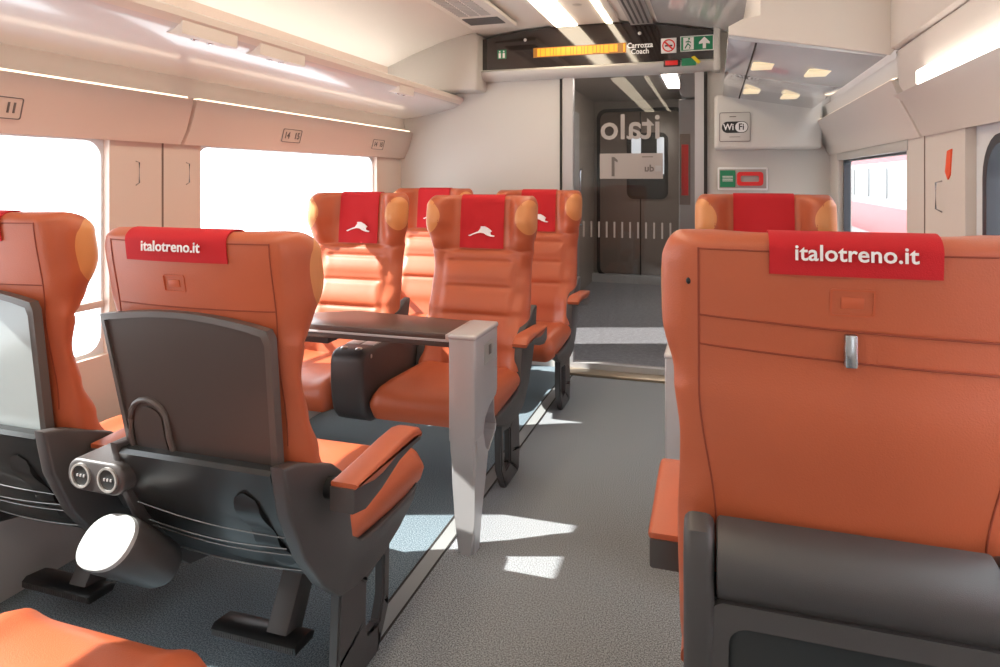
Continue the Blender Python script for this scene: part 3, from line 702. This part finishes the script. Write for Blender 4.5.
        for A, B in zip(rows_, rows_[1:]):
            for k in range(3): ob.faces.new((A[k], A[k + 1], B[k + 1], B[k]))
        obj('slot', ob, 'black', t)
        wr = bmesh.new()
        for zc1, zc2 in ((.555, .515), (.495, .485), (.475, .45), (.40, .39)):
            add_tube(wr, [(-.19 + .40 * q / 12, pany(zc1 + (zc2 - zc1) * q / 12) - .012 - .004 * math.sin(math.pi * q / 12), zc1 + (zc2 - zc1) * q / 12 - .010 * math.sin(math.pi * q / 12)) for q in range(13)], .0014, 6)
        obj('holder_cord', wr, 'wire', t)
    # armrest on the aisle side
    sides = []
    if arm: sides.append(aisle)
    for s in sides:
        ar = bmesh.new(); x0, x1 = (s * (.275 + adx), s * (.348 + adx))
        top_ = [(y_ + ady, z_) for y_, z_ in [(-.25, .632), (-.25, .645), (-.15, .650), (-.02, .660), (.06, .662), (.10, .654), (.12, .636), (.115, .622), (.06, .632), (-.02, .630), (-.12, .615), (-.16, .615)]]
        add_prism(ar, top_, 'x', x0, x1, .010, 3); a_ = obj('armrest', ar, 'leather', t)
        un = bmesh.new(); add_prism(un, [(y_ + ady, z_) for y_, z_ in [(-.255, .634), (-.255, .578), (-.20, .565), (-.12, .578), (-.02, .608), (.06, .615), (.112, .615), (.108, .628), (-.02, .635), (-.12, .625), (-.16, .634)]], 'x', s * (.277 + adx), s * (.345 + adx), .006, 2); obj('armrest_support', un, 'shell', a_)
        hg = bmesh.new(); add_tube(hg, [(s * .24, -.19 + ady, .598), (s * (.295 + adx), -.19 + ady, .598)], .026, 16); obj('hinge', hg, 'black', a_)
    # pedestal
    if base:
        s = foot or aisle
        xc = s * .232
        pd = bmesh.new()
        outer = [(-.11, .02), (-.075, .33), (.13, .33), (.115, .10), (.075, .02)]
        add_ring(pd, [(-.105, 0), (-.115, .10), (-.10, .34), (.175, .34), (.165, .10), (.10, 0)], [(.035, .09), (.030, .14), (.035, .24), (.135, .26), (.132, .14), (.105, .08)], 'x', xc - .016, xc + .016)
        bmesh.ops.bevel(pd, geom=pd.edges[:], offset=.006, segments=2, affect='EDGES')
        obj('pedestal', pd, 'shell', t)
    if wall_beam:
        obj('wall_bracket', BX((min(wall_beam, 0), -.02, .28), (max(wall_beam, 0), .10, .335), .01), 'black', t)
    if footrest:
        a = obj('footrest_arm', PR([(.10, .32), (.02, .32), (-.10, .115), (-.06, .08), (-.02, .10)], 'x', .01, .075, .006), 'shell', t)
        fx = .0
        fr = PR([(-.115, .122), (-.11, .100), (-.03, .096), (-.02, .112), (-.04, .124), (-.100, .132)], 'x', -.150, .118, .004)
        f_ = obj('footrest', fr, 'black', t)
        gr = bmesh.new()
        for k in range(36): add_box(gr, (-.145 + k * .0072, -.1165, .106), (-.1412 + k * .0072, -.112, .121))
        obj('grip_ribs', gr, 'shell', f_)
    return t
PI = math.pi
make_seat(-1.16, 1.62, 0, 1, 'orange leather seat seen from behind with closed dark tray and footrest', 'back', top=1.228, adx=.03, thin=True, tw=.29, tcx=-.02, tray='dark', rearword=True, hare=False, footrest=True, wall_beam=None)
make_seat(-1.86, 1.62, 0, 1, 'orange leather seat at left picture edge with shiny grey tray behind', 'back', top=1.262, tray='light', rearword=True, hare=False, footrest=True, base=False, wall_beam=-.42)
make_seat(-1.14, .63, 0, 1, 'orange seat cushion in the bottom left corner, backrest out of view', 'back', top=1.25, rearword=False, hare=False, arm=False)
make_seat(-1.11, 2.89, PI, -1, 'orange seat facing camera behind the silver table leg, beside aisle', 'front', top=1.262, tw=.23)
make_seat(-1.805, 2.89, PI, -1, 'orange window seat facing camera behind the brown table top', 'front', top=1.272, tw=.23, arm=False, foot=1, wall_beam=.42)
make_seat(-1.088, 3.93, PI, -1, 'orange aisle seat in last left row, next to the glass door', 'front', top=1.272, tw=.23)
make_seat(-1.825, 3.93, PI, -1, 'orange window seat in last left row, mostly hidden behind other seats', 'front', top=1.28, tw=.23, arm=False, foot=1, wall_beam=.42)
make_seat(.199, 1.505, 0, -1, 'large orange seat back in the right foreground with coat hook', 'back', top=1.262, ady=.11, adx=-.022, hw=.247, band=True, rearword=True, hare=False, tw=.236, zr=1.190)
make_seat(.205, 2.86, PI, 1, 'orange seat headrest showing over the right foreground seat', 'front', top=1.278, tw=.25, hare=False)

# ---- consoles between the paired seats
CON = [(-.27, .605), (-.285, .57), (-.27, .52), (-.15, .40), (0, .345), (.15, .315), (.25, .307), (.33, .315), (.385, .34), (.415, .375), (.430, .43), (.438, .50), (.438, .585), (.430, .610), (.412, .628), (.38, .635), (.10, .63), (-.15, .63)]
def console(x, y, rz, label, rear):
    t = thing('armrest_console', label, 'console', (x, y, 0), rz)
    w_ = .078
    obj('body', PR(CON if not rear else [(-.20, .60), (-.22, .56), (-.15, .43), (.0, .36), (.2, .34), (.37, .35), (.425, .42), (.44, .56), (.42, .60), (.10, .62), (-.1, .62)], 'x', -w_, w_, .022, 4), 'shell', t)
    # top buttons and plates
    if not rear:
        for sx_ in (-.035, .035):
            cb_ = bmesh.new(); add_ellipsoid(cb_, (sx_, .385, .632), (.016, .016, .008), u=16, v=8); obj('button', cb_, 'silver2', t)
            obj('cover_plate', BX((sx_ - .030, .08, .629), (sx_ + .028, .32, .637), .002), 'silver', t)
        cb_ = bmesh.new(); add_ellipsoid(cb_, (-.079, .36, .60), (.003, .007, .009), u=12, v=8); obj('side_button', cb_, 'silver2', t)
    else:
        hd = obj('socket_head', PR(rrect(-.0, .176, .590, .668, .036), 'y', -.375, -.19, .008, 3), 'shell', t)
        for sx_ in (-.042, .042):
            rg = bmesh.new(); cc = lambda r: [(sx_ + .088 + r * math.cos(2 * math.pi * k / 24), .629 + r * math.sin(2 * math.pi * k / 24)) for k in range(24)]
            add_ring(rg, cc(.030), cc(.025), 'y', -.380, -.372); sk = obj('power_socket', rg, 'silver2', hd)
            obj('socket_face', PR(cc(.025), 'y', -.376, -.370), 'recess', sk)
            for q in (-.010, 0, .010): obj('socket_hole', BX((sx_ + .088 + q - .002, -.3785, .626), (sx_ + .088 + q + .002, -.376, .632)), 'silver', sk)
        obj('arm_strut', PR([(-.33, .60), (-.22, .66), (-.15, .63), (.04, .40), (-.03, .34), (-.16, .44)], 'x', .02, .125, .012, 3), 'shell', t)
        # leather arm pad at the top and waste bin below
        bn = bmesh.new(); c0 = Vector((.135, -.385, .487)); ax = Vector((.28, .70, -.66)).normalized(); u_ = Vector((1, 0, 0)); u_ = (u_ - ax * u_.dot(ax)).normalized(); v_ = ax.cross(u_)
        def ring(c, ru, rv, n=32): return [c + u_ * (ru * math.copysign(abs(math.cos(2 * math.pi * k / n)) ** .85, math.cos(2 * math.pi * k / n))) + v_ * (rv * math.copysign(abs(math.sin(2 * math.pi * k / n)) ** .85, math.sin(2 * math.pi * k / n))) for k in range(n)]
        def loft(rs, close=True):
            b_ = bmesh.new(); L = [[b_.verts.new(p) for p in r_] for r_ in rs]
            for A, B in zip(L, L[1:]):
                for k in range(len(A)): b_.faces.new((A[k], A[(k + 1) % len(A)], B[(k + 1) % len(A)], B[k]))
            b_.faces.new(L[0]); b_.faces.new(L[-1][::-1]); return b_
        bn.free()
        bi = obj('waste_bin', loft([ring(c0 + ax * .004, .100, .063), ring(c0 + ax * .012, .104, .067), ring(c0 + ax * .16, .075, .055), ring(c0 + ax * .175, .066, .047)]), 'shell', t)
        obj('bin_lid', loft([ring(c0 - ax * .006, .093, .056), ring(c0 - ax * .003, .099, .062), ring(c0 + ax * .006, .101, .064)]), 'lid', bi)
    return t
console(-1.455, 2.89, PI, 'dark grey console between the two seats behind the table', False)
console(-1.51, 1.62, 0, 'dark console with two sockets and white-lidded bin between left foreground seats', True)

# ---- tables
def table_leg(name, t, s):
    """column: outer (aisle) face towards s"""
    W = .042
    prof = [(-.19, .735), (-.185, .60), (-.18, .46), (-.165, .20), (-.155, 0), (-.035, 0), (-.03, .10), (.0, .25), (.045, .36), (.07, .40), (.055, .415), (-.02, .375), (-.055, .41), (-.05, .455), (.02, .475), (.16, .52), (.18, .56), (.185, .735)]
    o = obj('column', PR(prof, 'x', -W, W, .008, 3), 'silver', t)
    return o
def table(x, y, s, label, poly, mirror=False):
    t = thing('table', label, 'table', (x, y, 0))
    W = .044
    # silver column: tapered, with an open pocket half-way down
    W = .052; Y1, Y2 = -.185, .075
    secs = [(0, -.180, -.105, .031), (.12, -.181, -.085, .037), (.25, -.182, -.045, .043), (.33, -.184, -.03, .048), (.36, -.185, -.07, .051), (.41, -.185, -.085, .052)]
    lo = bmesh.new(); sx_ = lambda w_, o_: (o_ - w_, o_ + w_)
    R_ = []
    for z, y0, y1, w_ in secs:
        o_ = s * .012 * (1 - z / .5) if s > 0 else .075; R_.append([lo.verts.new(p) for p in [(o_ - w_, y0, z), (o_ + w_, y0, z), (o_ + w_, y1, z), (o_ - w_, y1, z)]])
    for A, B in zip(R_, R_[1:]):
        for k in range(4): lo.faces.new((A[k], A[(k + 1) % 4], B[(k + 1) % 4], B[k]))
    lo.faces.new(R_[0]); lo.faces.new(R_[-1][::-1])
    bmesh.ops.bevel(lo, geom=[e for e in lo.edges if abs(e.verts[0].co.z - e.verts[1].co.z) > .01], offset=.012, segments=3, affect='EDGES')
    obj('lower_column', lo, 'silver', t)
    obj('column', PR([(Y1, .772), (Y2, .772), (Y2, .525), (.06, .505), (-.02, .485), (-.07, .455), (-.09, .40), (Y1, .40)], 'x', -W, W, .010, 3), 'silver', t)
    pk = bmesh.new()     # open pocket half-way down the column
    path = [(-.085, .325), (-.02, .318), (.058, .365), (.070, .385), (.045, .435), (.040, .52)]
    for a, b in zip(path, path[1:]): add_prism(pk, [a, b, (b[0] - .008, b[1] + .006), (a[0] - .008, a[1] + .006)], 'x', -W + .006, W - .004)
    add_prism(pk, path + [(-.085, .50)], 'x', -s * (W - .002), -s * (W - .008))
    obj('pocket', pk, 'silver', t)
    obj('cap', BX((-W - .003, Y1 - .003, .768), (W + .003, Y2 + .003, .788), .008, 3), 'silver', t)
    obj('number_plate', BX((s * W - .0005 if s > 0 else -W - .0015, -.09, .66), (W + .0015 if s > 0 else -W + .0005, .02, .735)), 'silver2', t)
    obj('emblem', BX((s * W if s > 0 else -W - .0025, -.04, .685), (W + .0025 if s > 0 else -W, -.01, .722), .001), 'greyink', t)
    obj('tabletop', PR(poly, 'z', .760, .781, .003), 'tabletop', t)
    obj('edge_trim', PR([(px * .998, py * 1.012 if abs(py) > .1 else py) for px, py in poly], 'z', .752, .760, .001), 'silver', t)
    obj('under_frame', PR([(px * .995, py * .985) for px, py in poly], 'z', .732, .752, .002), 'tray', t)
    obj('trim_bar', BX((-s * (W + .004) - .008, Y1, .764), (-s * (W + .004) + .008, Y2, .785), .002), 'silver2', t)
    return t
t = table(-.862, 2.435, 1, 'brown table with silver leg beside the aisle, left seat group', [(-.06, -.16), (-.06, .08), (-.60, .13), (-.75, .04), (-.82, -.0), (-1.0, -.02), (-1.0, -.17)])
obj('wall_arm', BX((-1.435, -.10, .69), (-.6, .0, .732), .008), 'shell', t)
t = table(-.10, 2.40, -1, 'silver table leg behind the right foreground seat, mostly hidden', [(.06, -.16), (.06, .08), (.50, .10), (.60, .05), (.60, -.16)])
obj('wall_arm', BX((.4, -.10, .69), (.798, .0, .732), .008), 'shell', t)
